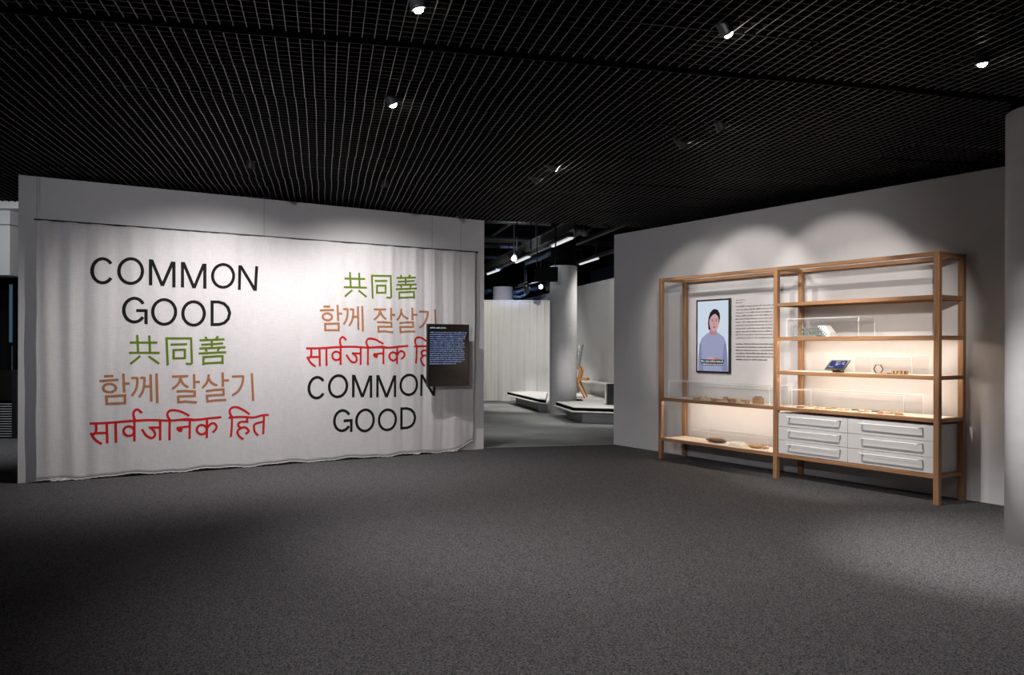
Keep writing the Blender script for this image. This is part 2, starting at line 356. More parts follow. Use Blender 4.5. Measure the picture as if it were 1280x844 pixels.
# ---- recessed ceiling spotlights
def fixture(loc, tgt, label, on=True):
    d = (tgt-loc).normalized(); q = d.to_track_quat('Z', 'Y').to_euler()
    t = thing('ceiling_spotlight', label, 'spotlight', loc, 0, 'spotlights in the ceiling grid')
    MB().lathe([(0.034, -0.10), (0.040, -0.09), (0.040, 0.03), (0.044, 0.035), (0.044, 0.05), (0.034, 0.05), (0.031, 0.03)], 20).build('housing', 'dark_metal', t, True, rot=q)
    glare = 'glaring' in label or 'bright' in label or 'nearest' in label
    MB().lathe([(0.029, 0.048), (0.027, 0.057), (0.020, 0.066), (0.008, 0.071)] if glare else [(0.028, 0.031), (0.018, 0.036)], 20).build('lens', 'lens_glow', t, True, rot=q)
    MB().tube([(0, 0, 0.03), (0, 0, 0.22)], 0.010).build('stem', 'dark_metal', t)
for (l, t, *_), lb in zip(LAMPS, LABS): fixture(l, t, lb)

# ---- columns
def column(c, label, top=3.33, r=0.305):
    t = thing('column', label, 'column', (c[0], c[1], 0))
    MB().lathe([(r, 0), (r, top-0.006), (r-0.006, top)], 64).build('shaft', 'column_paint', t, True)
    MB().lathe([(r-0.02, top), (r-0.02, PL)], 48).build('neck', 'void_black', t, True)
tp = at_z(1255, 674); d = Vector((tp.x, tp.y, 0)).normalized(); c1 = Vector((tp.x, tp.y, 0)) + Vector((d.y, -d.x, 0))*0.305
column(c1, 'large white round column standing on the carpet beside the oak shelf wall')
column((at_y(704, 434, 18.0).x, 18.0), 'white round column between the two low platforms')
column((at_y(628.5, 434, 24.3).x, 24.3), 'white round column standing behind the pale pleated curtain')

# ================================================================== PRINTED CURTAIN ON THE LEFT WALL
CY = -0.09; MY = CY-0.24
s0, zt0 = l_loc(45, 273, CY); s1, zt1 = l_loc(594, 317, CY)
ZT = (zt0+zt1)/2; SLEN = s1-s0
FOLD = [(0.10, .05, .020), (0.22, .05, -.018), (0.34, .045, .024), (0.47, .05, -.020), (0.60, .06, .020), (0.78, .05, -.012), (0.95, .06, .010),
        (1.75, .12, -.006), (2.05, .05, .009), (2.16, .05, -.010), (2.6, .2, .010), (2.95, .06, -.012), (3.2, .12, .014), (3.5, .05, -.008), (3.75, .06, .010),
        (3.98, .04, -.012), (4.15, .05, .014), (4.33, .04, -.014), (4.5, .05, .018), (4.66, .035, -.018), (4.80, .05, .020), (4.95, .04, -.020), (5.10, .05, .022), (5.25, .05, -.018)]
def curtain_y(s, z):
    h = max(0.0, min(1.0, z/ZT)); y = 0.0
    for c, wd, am in FOLD:
        e = (s-s0-c-0.03*math.sin(z*1.3+c*5)*(1-h))/wd
        y -= am*math.exp(-e*e)*(0.45+0.55*h)
    y += 0.012*math.sin(s*2.3+0.6)*(1-h) + 0.004*math.sin(s*9+z*2.0) + 0.0045*math.sin(s*31+z*0.7+2*math.sin(s*3))*h
    k = max(0.0, (s-(s1-0.55))/0.55); y -= 0.05*k*k*max(0, 1-z/1.2)*math.sin(s*11)
    return CY+y
def hem(s):
    k = max(0.0, (s-(s1-0.42))/0.42)
    return 0.022 + 0.010*math.sin(s*7.1) + 0.006*math.sin(s*17+1) + 0.11*k**1.5
cm = MB(); NX, NZ = 420, 60
for j in range(NZ+1):
    for i in range(NX+1):
        s = s0 + SLEN*i/NX
        edge = 0.012*math.sin(j*0.35)*(1 if i < 4 or i > NX-4 else 0)
        z = hem(s) + (ZT-hem(s))*j/NZ
        cm.v.append((s+edge*0.3, curtain_y(s, z), z))
for j in range(NZ):
    for i in range(NX): cm.f.append((j*(NX+1)+i, j*(NX+1)+i+1, (j+1)*(NX+1)+i+1, (j+1)*(NX+1)+i))
ct = thing('printed_curtain', 'wide off-white linen curtain printed with large COMMON GOOD lettering in four scripts', 'curtain', L0, LROT)
co = cm.build('cloth', 'linen', ct, True)
so = co.modifiers.new('solid', 'SOLIDIFY'); so.thickness = 0.002; so.offset = 1.0
hm = MB(); hp = []
for i in range(0, 300):
    s = s0+SLEN*i/299; hp.append((s, curtain_y(s, hem(s))-0.004, hem(s)+0.004*math.sin(i*1.7)))
hm.tube(hp, 0.006, 6).build('frayed_hem', 'linen', ct, True)
# fabric gathered on the carpet at the right end
for (u, dw) in ((565, .16), (520, .10), (75, .2)):
    s, _ = l_loc(u, 560, CY); g = MB(); pts = []
    for k in range(12): pts.append((s-dw/2+dw*k/11, CY-0.02-0.012*math.sin(k*1.3), 0.012+0.010*math.sin(k*2.1)**2))
    g.tube(pts, [0.004]+[0.012+0.004*math.sin(k*1.9) for k in range(1, 11)]+[0.004], 8).build('gathered_fold', 'linen', ct, True)
rd = thing('curtain_rod', 'thin dark rod carrying the printed curtain, hung on wires', 'curtain rod', L0, LROT)
MB().tube([(s0-0.02, CY, ZT+0.006), (s1+0.03, CY, ZT+0.006)], 0.009).build('rod', 'dark_metal', rd, True)
MB().lathe([(0.012, -0.012), (0.014, 0), (0.012, 0.012)], 12).build('rod_end', 'black_plastic', rd, True, loc=(s1+0.03, CY, ZT+0.006), rot=(0, math.pi/2, 0))
for u in (46, 330):
    s, _ = l_loc(u, 300, CY); MB().tube([(s, CY, ZT+0.01), (s, CY, CEIL+0.02)], 0.0016, 6).build('hanging_wire', 'dark_metal', rd)
s, z = l_loc(576, 280, CY); tag(MB().lathe([(0.003, -0.05), (0.03, 0.0), (0.035, 0.06), (0.035, 0.09)], 12).build('cable_gripper', 'black_plastic', loc=lw(l_loc(577, 300, MY)[0], MY+0.022+0.04, CEIL-0.06)), 'small black cable clip under the ceiling grid above the curtain end', 'clip')

# ---- lettering (strokes traced in picture coordinates, laid on the cloth)
def crop(ox, oy, sc): return lambda x, y: (ox+x/sc, oy+y/sc)
C1, C2, C3, C4, C5, C6 = crop(100, 310, 5.333), crop(150, 410, 8.533), crop(115, 455, 11.636), crop(205, 455, 10.24), crop(105, 505, 10.667), crop(215, 500, 9.846)
def E(cx, cy, rx, ry): return (ell(cx, cy, rx, ry, 40), True, False)
def A(cx, cy, rx, ry, a0, a1): return (ell(cx, cy, rx, ry, 36, a0, a1), False, False)
def P(*p): return (list(p), False, False)
def Q(*p): return (list(p), True, False)
def S(*p): return (list(p), False, True)
WORDS = {
 'common': (0.036, 'black_print', [(C1, [A(150, 153, 70, 80, -36, -324), E(338, 155, 78, 82), P((470,250),(470,76)), P((476,80),(548,253)), P((548,253),(618,94)), P((625,92),(625,264)),
      P((683,264),(683,93)), P((689,97),(760,268)), P((760,268),(826,108)), P((832,105),(832,272)), E(953, 187, 70, 76), P((1062,280),(1066,115)), P((1070,118),(1168,284)), P((1168,286),(1178,122))])]),
 'good': (0.036, 'black_print', [(C1, [A(362, 415, 70, 79, -32, -325), P((374,418),(440,418)), P((440,409),(440,508)), E(560, 427, 76, 82), E(757, 437, 72, 78),
      Q((880,360),(925,361),(958,372),(984,398),(996,435),(986,474),(962,499),(930,510),(880,511))])]),
 'hanja': (0.026, 'green_print', [(C2, [P((105,157),(397,157)), P((183,75),(193,265)), P((312,80),(320,265)), P((95,266),(422,266)), P((215,300),(108,385)), P((305,303),(418,383)),
      P((508,400),(495,112),(757,112),(765,374),(752,385),(700,382)), P((538,178),(715,174)), Q((570,325),(570,236),(690,232),(690,322)),
      P((910,95),(930,130)), P((1045,88),(1020,125)), P((848,133),(1112,122)), P((868,180),(1098,165)), P((847,220),(1124,207)), P((978,128),(980,212)),
      P((912,225),(925,252)), P((1055,218),(1040,248)), P((838,274),(1130,258)), P((888,398),(890,312),(1090,300),(1092,386)), P((890,380),(1092,368))])]),
 'hangul': (0.028, 'brown_print', [(C3, [P((175,182),(313,175)), P((108,250),(385,230)), E(255, 352, 92, 60), P((455,140),(468,415)), P((470,287),(545,285)), Q((210,475),(478,457),(478,570),(215,582)),
      P((570,205),(655,201)), S((655,192),(655,300),(628,390),(575,465)), P((700,205),(765,202)), S((765,193),(758,310),(735,405),(685,485)), P((765,330),(850,325)), P((852,150),(862,548)), P((937,138),(950,570))]),
      (C4, [P((100,163),(308,155)), S((208,160),(195,225),(160,275),(103,320)), S((208,185),(240,250),(308,300)), P((383,130),(385,318)), P((385,230),(460,230)),
      P((158,352),(270,346),(390,352),(390,410),(270,412),(180,418),(182,490),(270,480),(420,492)), S((572,132),(565,190),(540,250),(488,310)), S((574,185),(605,240),(682,277)), P((748,108),(752,295)), P((750,212),(828,212)),
      P((535,348),(640,334),(758,326),(760,395),(640,400),(548,408),(555,482),(640,468),(795,460)), P((865,162),(1008,158)), S((1012,148),(1005,230),(975,310),(930,365),(870,400)), P((1122,118),(1140,475))])]),
 'hindi': (0.027, 'red_print', [(C5, [S((75,262),(300,255),(500,238),(650,225),(900,215),(1130,222),(1280,212),(1450,215),(1525,206)), S((160,262),(160,365),(118,418)), P((150,392),(305,388)), S((92,388),(120,440),(165,490),(238,537)), P((303,258),(312,528)),
      P((422,252),(427,520)), P((670,235),(670,497)), E(597, 362, 70, 64), S((682,222),(660,165),(660,115),(685,82),(722,78),(772,122)),
      S((770,338),(820,410),(865,445),(910,452),(945,420),(938,370),(905,335),(868,312)), P((862,315),(1015,315)), P((1015,225),(1013,487)), P((1140,222),(1138,487)), S((1150,222),(1115,165),(1115,120),(1150,88),(1210,84),(1282,98),(1340,125),(1402,158))]),
      (C6, [S((98,243),(190,235),(300,245),(440,228),(605,212)), P((217,235),(213,478)), P((55,345),(212,325)), S((58,348),(82,374),(108,382),(118,350)), P((75,352),(115,362)), P((430,228),(425,470)), E(363, 365, 61, 57),
      S((428,345),(470,298),(515,288),(545,320),(538,360),(497,403)), S((693,218),(870,208),(1000,215),(1110,190),(1190,184)), S((737,212),(733,350),(722,455)), S((737,212),(710,160),(715,115),(755,90),(820,96),(890,132),(952,178)),
      P((922,208),(924,268),(850,268)), S((850,268),(815,295),(825,330),(852,342)), S((845,343),(900,338),(938,372),(935,395),(902,417)), S((858,338),(812,375),(808,410),(830,450),(876,485)),
      P((1132,188),(1122,425)), S((1124,268),(1050,285),(1010,310),(1008,360),(1025,405),(1060,438))])]),
}
def catmull(p, n=8):
    out = []
    for i in range(len(p)-1):
        a, b, c, d = Vector(p[max(i-1, 0)]), Vector(p[i]), Vector(p[i+1]), Vector(p[min(i+2, len(p)-1)])
        for k in range(n):
            t = k/n; out.append(tuple(0.5*((2*b)+(c-a)*t+(2*a-5*b+4*c-d)*t*t+(3*b-a-3*c+d)*t**3)))
    return out+[tuple(p[-1])]
def ribbon(m, pts, closed, wd, yfun):
    den = []
    n = len(pts); segs = n if closed else n-1
    for i in range(segs):
        a, b = Vector(pts[i]), Vector(pts[(i+1) % n]); k = max(1, int((b-a).length/0.018))
        for j in range(k): den.append(a.lerp(b, j/k))
    if not closed: den.append(Vector(pts[-1]))
    n = len(den); l = []; r = []
    for i, p in enumerate(den):
        pa = den[i-1] if (closed or i > 0) else None; pb = den[(i+1) % n] if (closed or i < n-1) else None
        d1 = (p-pa).normalized() if pa is not None else (pb-p).normalized(); d2 = (pb-p).normalized() if pb is not None else d1
        n1 = Vector((-d1.y, d1.x)); n2 = Vector((-d2.y, d2.x)); mi = n1+n2
        mi = n1 if mi.length < 1e-4 else mi.normalized()
        dt = mi.dot(n1); k = (1/dt if dt > 0.6 else 1.05)*wd/2
        l.append(p+mi*k); r.append(p-mi*k)
    vs = []; R = 4
    for row in range(R+1):
        for a, b in zip(l, r): q = a.lerp(b, row/R); vs.append((q.x, yfun(q.x, q.y)-0.0045, q.y))
    m.add(vs, [(row*n+i, row*n+(i+1) % n, (row+1)*n+(i+1) % n, (row+1)*n+i) for row in range(R) for i in range(n if closed else n-1)])
def word_strokes(key):
    out = []
    for cf, st in WORDS[key][2]:
        for pts, closed, smooth in st:
            px = [cf(*p) for p in pts]
            if smooth: px = catmull(px)
            out.append(([l_loc(u, v, CY) for u, v in px], closed))
    return out
# right-hand column: each word moved by two anchor points (picture positions of the same stroke ends)
RIGHT = {'common': (((112.8, 338.5), (384.5, 485.5)), ((321.5, 364), (543.5, 495)), ((125, 322), (395, 471)), 1.0),
         'good': (((153.5, 388), (417.2, 527)), ((287.5, 392), (518.6, 522)), None, 1.0),
         'hanja': (((161.2, 441.2), (430, 359)), ((282.5, 440.5), (520.3, 361)), None, 1.0),
         'hangul': (((124.3, 476.3), (399.5, 388)), ((316.3, 501.3), (544, 417)), None, 1.0),
         'hindi': (((112, 529.6), (382.8, 435.5)), ((276.3, 521.6), (509.8, 432.5)), None, 1.0)}
for key, (wd, mat, _) in WORDS.items():
    st = word_strokes(key)
    m = MB()
    for pts, cl in st: ribbon(m, pts, cl, wd, curtain_y)
    lab = {'common': 'black lettering COMMON', 'good': 'black lettering GOOD', 'hanja': 'green Chinese lettering', 'hangul': 'brown Korean lettering', 'hindi': 'red Devanagari lettering'}[key]
    m.build('lettering', mat, ct)['label'] = lab
    (a0, a1), (b0, b1), _, _ = RIGHT[key]
    A0, A1, B0, B1 = l_loc(*a0, CY), l_loc(*a1, CY), l_loc(*b0, CY), l_loc(*b1, CY)
    k = (B1[0]-A1[0])/(B0[0]-A0[0])
    m = MB()
    for pts, cl in st:
        q = [(A1[0]+(x-A0[0])*k, A1[1]+(z-A0[1])*k*1.0 + (B1[1]-A1[1]-(B0[1]-A0[1])*k)*(x-A0[0])/(B0[0]-A0[0])) for x, z in pts]
        ribbon(m, q, cl, wd*k**0.5, curtain_y)
    m.build('lettering', mat, ct)['label'] = lab

# ---- text screen in front of the curtain
def letter_rows(m, x0, x1, z, h, rng, fill=1.0, y=0.0, dense=False):
    x = x0; e = x0+(x1-x0)*fill
    while x < e-h*0.6:
        for _ in range(rng.choice((2, 3, 4, 5, 6, 7, 8)) if not dense else rng.choice((6, 9, 12))):
            if x > e: break
            lw_ = h*rng.uniform(0.42, 0.62); hh = h*rng.choice((0.68, 0.68, 0.72, 1.0))
            st = h*0.16
            if dense or rng.random() < 0.5:
                m.add([(x, y, z), (x+lw_, y, z), (x+lw_, y, z+hh*0.28), (x, y, z+hh*0.28)], [(0, 1, 2, 3)])
                m.add([(x, y, z+hh*0.55), (x+lw_, y, z+hh*0.55), (x+lw_, y, z+hh*0.85), (x, y, z+hh*0.85)], [(0, 1, 2, 3)])
            m.add([(x, y, z), (x+st, y, z), (x+st, y, z+hh), (x, y, z+hh)], [(0, 1, 2, 3)])
            m.add([(x+lw_-st, y, z), (x+lw_, y, z), (x+lw_, y, z+hh*0.75), (x+lw_-st, y, z+hh*0.75)], [(0, 1, 2, 3)])
            x += lw_+h*0.12
        x += h*0.38
MY = CY-0.24
sa, za = l_loc(534.5, 405, MY); sb, zb = l_loc(586, 483, MY)
sm, zc = (sa+sb)/2, None
ztop = l_loc(560, 405.3, MY)[1]; zbot = l_loc(560, 483, MY)[1]
W = sb-sa; H = ztop-zbot
tv = thing('text_screen', 'black portrait screen showing white intro text in front of the printed curtain', 'screen', lw(sa, MY, zbot), LROT)
MB().bbox(0, W, 0, 0.045, 0, H, 0.005).build('housing', 'black_plastic', tv)
MB().box(0.012, W-0.012, -0.002, 0.002, 0.012, H-0.012).build('panel', 'screen_black', tv)
bz = MB()
bz.box(0, W, -0.005, 0, 0, 0.012); bz.box(0, W, -0.005, 0, H-0.012, H); bz.box(0, 0.012, -0.005, 0, 0.012, H-0.012); bz.box(W-0.012, W, -0.005, 0, 0.012, H-0.012)
bz.build('bezel', 'black_plastic', tv)
rg = random.Random(3); m = MB(); letter_rows(m, 0.035, 0.27, H-0.062, 0.020, rg, y=-0.003); m.build('heading_text', 'screen_heading', tv)
m = MB()
for k in range(16): letter_rows(m, 0.033, W-0.045, H-0.122-k*0.0288, 0.0155, rg, rg.uniform(.9, 1.0) if k < 15 else 0.7, -0.003)
m.build('body_text', 'screen_text', tv)
for u in (541, 577): x = l_loc(u, 300, MY)[0]-sa; MB().tube([(x, 0.022, H), (x, 0.022, CEIL-zbot)], 0.0016, 6).build('hanging_cable', 'dark_metal', tv)

# ================================================================== OAK SHELF UNIT
FY = -(0.525)                                             # front plane, in the right wall's frame
xa, _ = r_loc(822.9, 500, FY); xb, _ = r_loc(1173.6, 500, FY); xm, _ = r_loc(966.2, 480, FY)
PW = 0.055; DEP = 0.50; SHT = r_loc(1000, 331.5, FY)[1]
SHL = xb-xa; XM = xm-xa
SHT = 2.43
sh = thing('shelf_unit', 'tall open oak shelving frame with lit shelves standing against the white wall', 'shelving', rw(xa, FY, 0), RROT)
def s_loc(u, v, y): 
    x, z = r_loc(u, v, FY+y); return x-xa, z
for x in (0, XM, SHL-PW):
    for y in (0, DEP-PW): MB().bbox(x, x+PW, y, y+PW, 0, SHT, 0.004).build('post', 'oak_z', sh)
Z1, Z2, Z3, Z4, Z5 = 2.015, 1.625, 1.235, 0.825, 0.287     # shelf top levels
RT = 0.040
def rails(x0, x1, z, board, top=False, thin=0.018):
    for y in (0.006, DEP-PW+0.006): MB().bbox(x0, x1, y, y+PW-0.012, z-RT, z, 0.003).build('rail', 'oak_x', sh)
    if board: MB().box(x0, x1, PW-0.006, DEP-PW+0.006, z-thin, z-0.001).build('shelf_board', board, sh)
def siderail(x, z): MB().bbox(x+0.006, x+PW-0.006, PW, DEP-PW, z-RT, z, 0.003).build('side_rail', 'oak_y', sh)
LB = (PW, XM); RB = (XM+PW, SHL-PW)
for bx in (LB, RB): rails(*bx, SHT, None)
for z in (Z1, Z2, Z3): rails(*RB, z, 'shelf_top' if z != Z1 else 'oak_x')
for bx in (LB, RB):
    rails(*bx, Z4, 'shelf_top'); rails(*bx, Z5, 'shelf_top')
for z in (SHT, Z4, Z5):
    for x in (0, XM, SHL-PW): siderail(x, z)
for z in (Z1, Z2, Z3):
    for x in (XM, SHL-PW): siderail(x, z)
for (x0, x1, z) in ((*RB, Z2), (*RB, Z3), (*LB, Z4)):
    MB().box(x0+0.02, x1-0.02, 0.215, 0.230, z-0.033, z-0.020).build('led_strip', 'led_glow', sh)

# ---- drawer cabinet in the lower right bay
cab = thing('drawer_cabinet', 'wide white drawer cabinet with six pull handles set in the oak shelf unit', 'cabinet', rw(xa, FY, 0)+RX*(RB[0]+0.006), RROT)
CW = RB[1]-RB[0]-0.012; CZ0 = Z5; CZ1 = Z4-RT-0.03
MB().box(0, CW, 0.045, DEP-0.03, CZ0+0.001, CZ1).build('carcass', 'drawer_white', cab)
xs = s_loc(1059.3, 560, 0.02)[0]-(RB[0]+0.006)
dh = (CZ1-CZ0-0.004)/3
for (c0, c1) in ((0.0, xs), (xs, CW)):
    for k in range(3):
        z0 = CZ0+0.003+dh*k
        d_ = MB().bbox(c0+0.002, c1-0.002, 0.022, 0.044, z0+0.002, z0+dh-0.002, 0.002).build('drawer', 'drawer_white', cab)
        ox = RB[0]+0.006
        if c0 == 0: hx0, hx1 = s_loc(983, 530, -0.05)[0]-ox, s_loc(1045.5, 530, -0.05)[0]-ox
        else: hx0, hx1 = s_loc(1073, 530, -0.05)[0]-ox, s_loc(1148, 530, -0.05)[0]-ox
        zz = z0+dh*0.80; yo = -0.052; pts = [(hx0, 0.024, zz)]
        for q in range(6): an = q/5*math.pi/2; pts.append((hx0+0.018*(1-math.cos(an)), yo+0.018-0.018*math.sin(an), zz))
        for q in range(6): an = q/5*math.pi/2; pts.append((hx1-0.018*(1-math.sin(an)), yo+0.018-0.018*math.cos(an), zz))
        pts.append((hx1, 0.024, zz))
        MB().tube(pts, 0.0075, 8).build('handle', 'handle_white', d_, True)

# ---- acrylic covers
def cover(u0, u1, vtop, zs, y0, y1, label):
    x0 = s_loc(u0, 450, y0)[0]; x1 = s_loc(u1, 450, y0)[0]; h = s_loc((u0+u1)/2, vtop, y0)[1]-zs
    t = thing('acrylic_cover', label, 'display cover', rw(xa, FY, zs)+RX*x0, RROT, 'clear acrylic covers on the shelves')
    w_ = x1-x0; th = 0.004
    for bx in ((0, w_, y0, y0+th, 0, h-th), (0, w_, y1-th, y1, 0, h-th), (0, th, y0+th, y1-th, 0, h-th), (w_-th, w_, y0+th, y1-th, 0, h-th), (0, w_, y0, y1, h-th, h)):
        MB().box(*bx).build('pane', 'acrylic', t)
    e = MB(); r = 0.0022
    for x in (0, w_):
        for y in (y0, y1): e.box(x-r, x+r, y-r, y+r, 0, h+r)
        e.box(x-r, x+r, y0, y1, h-r, h+r)
    for y in (y0, y1): e.box(0, w_, y-r, y+r, h-r, h+r)
    e.build('edge', 'acrylic_edge', t)
cover(836, 962, 479.5, Z4, 0.07, 0.42, 'clear acrylic cover over the row of small wooden pieces beside the video screen')
cover(864, 960, 543, Z5, 0.07, 0.40, 'clear acrylic cover over the carved bowls on the lowest shelf')
cover(983.5, 1073, 397.5, Z2, 0.07, 0.36, 'clear acrylic cover over the grey and white models on the upper shelf')
cover(1068, 1140, 446, Z3, 0.08, 0.40, 'clear acrylic cover over the hexagon frame and carved blocks')
cover(990, 1130, 491, Z4, 0.07, 0.42, 'clear acrylic cover over small flat samples above the drawers')

# ---- exhibits (u = picture column, on shelf level z, at depth y)
def put(u, z, y): 
    x = s_loc(u, 450, y)[0]; return rw(xa+x, FY+y, z)
PX = lambda u, y=0.2: at_plane(u, 450, rw(0, FY+y, 0), RY).y/F      # metres per pixel there
def ex(name, u, z, y, label, cat, group=None, rot=0.0): return thing(name, label, cat, put(u, z, y), RROT+rot, group)
# dark leaf-shaped dish
def hull(m, ln, wd, h, n=14):
    rings = []
    for i in range(n+1):
        t = i/n; r = math.sin(math.pi*min(1, t*1.02))**0.7 if t < .98 else 0.02
        rings.append([( (t-.5)*ln, math.cos(a)*wd/2*r, h*0.5+math.sin(a)*h/2*r) for a in [2*math.pi*k/12 for k in range(12)]])
    vs = [v for g in rings for v in g]; fs = []
    for i in range(n):
        for k in range(12): fs.append((i*12+k, i*12+(k+1) % 12, (i+1)*12+(k+1) % 12, (i+1)*12+k))
    m.add(vs, fs)
t = ex('leaf_dish', 895.5, Z5, 0.2, 'dark brown leaf-shaped wooden dish on the lowest shelf', 'dish')
m = MB(); hull(m, 0.36, 0.13, 0.06); m.build('bowl', 'dark_wood', t, True)
m = MB(); hull(m, 0.28, 0.085, 0.02); m.build('hollow', 'tan_wood', t, True, loc=(0, 0, 0.045))
t = ex('paddle', 947.5, Z5, 0.2, 'pale brown wooden paddle with thin handle on the lowest shelf', 'paddle')
m = MB(); hull(m, 0.26, 0.13, 0.05); m.build('blade', 'tan_wood', t, True, loc=(-0.03, 0, 0))
MB().tube([(0.08, 0, 0.022), (0.155, 0, 0.018)], [0.016, 0.010], 10).build('handle', 'tan_wood', t, True)
m = MB(); rg = random.Random(5); n = 14
for j in range(n+1):
    for i in range(n+1):
        x = (i/n-.5)*0.20; y = (j/n-.5)*0.17; r = max(abs(i/n-.5), abs(j/n-.5))*2
        m.v.append((x+rg.uniform(-.004, .004), y+rg.uniform(-.004, .004), 0.004+0.042*(1-r**4)+rg.uniform(-.012, .012)*(r < .95)))
for j in range(n):
    for i in range(n): a = j*(n+1)+i; m.f.append((a, a+1, a+n+2, a+n+1))
o = m.build('folded_cloth', 'cloth_white', None, True, loc=put(922, Z5, 0.2), rot=(0, 0, RROT+0.2)); tag(o, 'crumpled white cloth between the dark dish and the pale paddle', 'cloth')
# upper left row of wooden samples
us = [871, 879, 886.5, 893, 900, 907.5, 915, 922, 929, 934]
for i, u in enumerate(us):
    rg = random.Random(20+i); m = MB(); k = rg.choice((5, 6, 7)); rr = rg.uniform(.028, .045)
    ring = [(rr*rg.uniform(.8, 1.25)*math.cos(2*math.pi*q/k)*1.3, rr*rg.uniform(.8, 1.1)*math.sin(2*math.pi*q/k)) for q in range(k)]
    h = rg.choice((.022, .03, .045)); m.prism(ring, 0, h*0.75); m.prism([(x*.82, y*.82) for x, y in ring], h*0.75, h)
    o = m.build('wood_sample', rg.choice(('tan_wood', 'pale_wood')), None, loc=put(u, Z4, 0.13+0.10*(i % 3)), rot=(0, 0, rg.uniform(0, 3)))
    tag(o, 'small pale wooden sample in the row under the video screen', 'wood sample', 'wooden samples under the long acrylic cover')
t = ex('sample_block', 948, Z4, 0.17, 'square pinkish-brown block with grey cap beside the middle oak post', 'block')
MB().bbox(-0.055, 0.055, -0.04, 0.04, 0, 0.075, 0.005).build('body', 'tan_wood', t); MB().bbox(-0.035, 0.035, -0.03, 0.03, 0.075, 0.092, 0.004).build('cap', 'grey_green', t)
# shelf above drawers: flat samples
fs_ = [(1001, 'dark_wood', .05), (1008, 'pale_wood', .04), (1015, 'pale_wood', .035), (1024, 'pale_wood', .04), (1035, 'orange_wood', .035), (1043, 'tan_wood', .035), (1051, 'pale_wood', .04), (1059, 'pale_wood', .03),
       (1069, 'dark_wood', .035), (1076, 'tan_wood', .03), (1084, 'pale_wood', .035), (1094, 'dark_wood', .045), (1101, 'tan_wood', .04), (1111, 'tan_wood', .045), (1119, 'pale_wood', .045), (1124, 'tan_wood', .04)]
for i, (u, mt, rr) in enumerate(fs_):
    rg = random.Random(60+i); m = MB(); k = rg.choice((7, 8, 9))
    ring = [(rr*rg.uniform(.75, 1.2)*math.cos(2*math.pi*q/k)*1.25, rr*rg.uniform(.7, 1.1)*math.sin(2*math.pi*q/k)) for q in range(k)]
    h = rg.uniform(.010, .020); m.prism(ring, 0, h*.7); m.prism([(x*.8, y*.8) for x, y in ring], h*.7, h)
    o = m.build('flat_sample', mt, None, loc=put(u, Z4, 0.14+0.07*(i % 3)), rot=(0, 0, rg.uniform(0, 3)))
    tag(o, {'dark_wood': 'small dark brown flat sample above the drawers', 'pale_wood': 'small pale flat sample above the drawers', 'orange_wood': 'small orange flat sample above the drawers', 'tan_wood': 'small tan flat sample above the drawers'}[mt],
        'sample', {'dark_wood': 'dark flat samples', 'pale_wood': 'pale flat samples', 'orange_wood': None, 'tan_wood': 'tan flat samples'}[mt])
# tablet
k = PX(1049); t = ex('tablet', 1047, Z3, 0.16, 'small black tablet with blue screen tilted on a stand', 'tablet')
MB().bbox(-0.05, 0.05, -0.02, 0.05, 0, 0.022, 0.004).build('stand_foot', 'black_plastic', t)
MB().box(-0.02, 0.02, 0.0, 0.012, 0.02, 0.07).build('stand_neck', 'black_plastic', t)
sc_ = thing('x', 'x', 'x'); bpy.data.objects.remove(sc_)
tl = math.radians(-48)
o = MB().bbox(-0.118, 0.118, -0.006, 0.006, -0.08, 0.08, 0.003).build('case', 'black_plastic', t, loc=(0, 0.0, 0.082), rot=(tl, 0, 0))
MB().box(-0.098, 0.098, -0.0085, -0.006, -0.058, 0.058).build('display', 'tablet_blue', o)
m = MB(); rg = random.Random(2)
for q in range(9): x = rg.uniform(-.09, .07); z = rg.uniform(-.05, .035); m.box(x, x+rg.uniform(.012, .04), -0.0095, -0.0085, z, z+rg.uniform(.008, .03))
m.build('display_image', 'tablet_light', o)
# hexagon frame + blocks
m = MB(); hx = [(0.054*math.cos(math.radians(60*q)), 0.054*math.sin(math.radians(60*q))) for q in range(6)]
hi = [(p[0]*.90, p[1]*.90) for p in hx]
vs = [(x, y, z) for y in (-0.009, 0.009) for ring in (hx, hi) for x, z in ring]; fs = []
for q in range(6):
    r = (q+1) % 6; fs += [(q, r, 6+r, 6+q), (12+q, 18+q, 18+r, 12+r), (q, 12+q, 12+r, r), (6+q, 6+r, 18+r, 18+q)]
m.add(vs, fs); o = m.build('hexagon_frame', 'dark_wood', None, loc=put(1098, Z3, 0.2)+Vector((0, 0, 0.0468)), rot=(0, 0, RROT))
tag(o, 'thin brown hexagonal frame standing on the lit shelf', 'frame')
t = ex('flat_tile', 1109, Z3, 0.17, 'flat dark-ended wooden tile beside the hexagon frame', 'tile'); MB().bbox(-0.055, 0.01, -0.02, 0.02, 0, 0.010, .002).build('pale_end', 'orange_wood', t); MB().bbox(0.01, 0.045, -0.02, 0.02, 0, 0.012, .002).build('dark_end', 'dark_wood', t)
def carved(u, w_, label):
    t = ex('carved_block', u, Z3, 0.17, label, 'block', None)
    MB().bbox(-w_/2, w_/2, -0.022, 0.022, 0, 0.040, .005).build('body', 'tan_wood', t)
    n = int(w_/0.016)
    for q in range(n):
        x = -w_/2+(q+.5)*w_/n
        MB().bbox(x-.0055, x+.0055, -0.027, 0.0, 0.006, 0.034, .002).build('carving', 'dark_wood' if q % 2 else 'pale_wood', t)
carved(1119.0, 0.050, 'narrow carved wooden block next to the flat tile'); carved(1129.6, 0.072, 'wider carved wooden block at the end of the row')
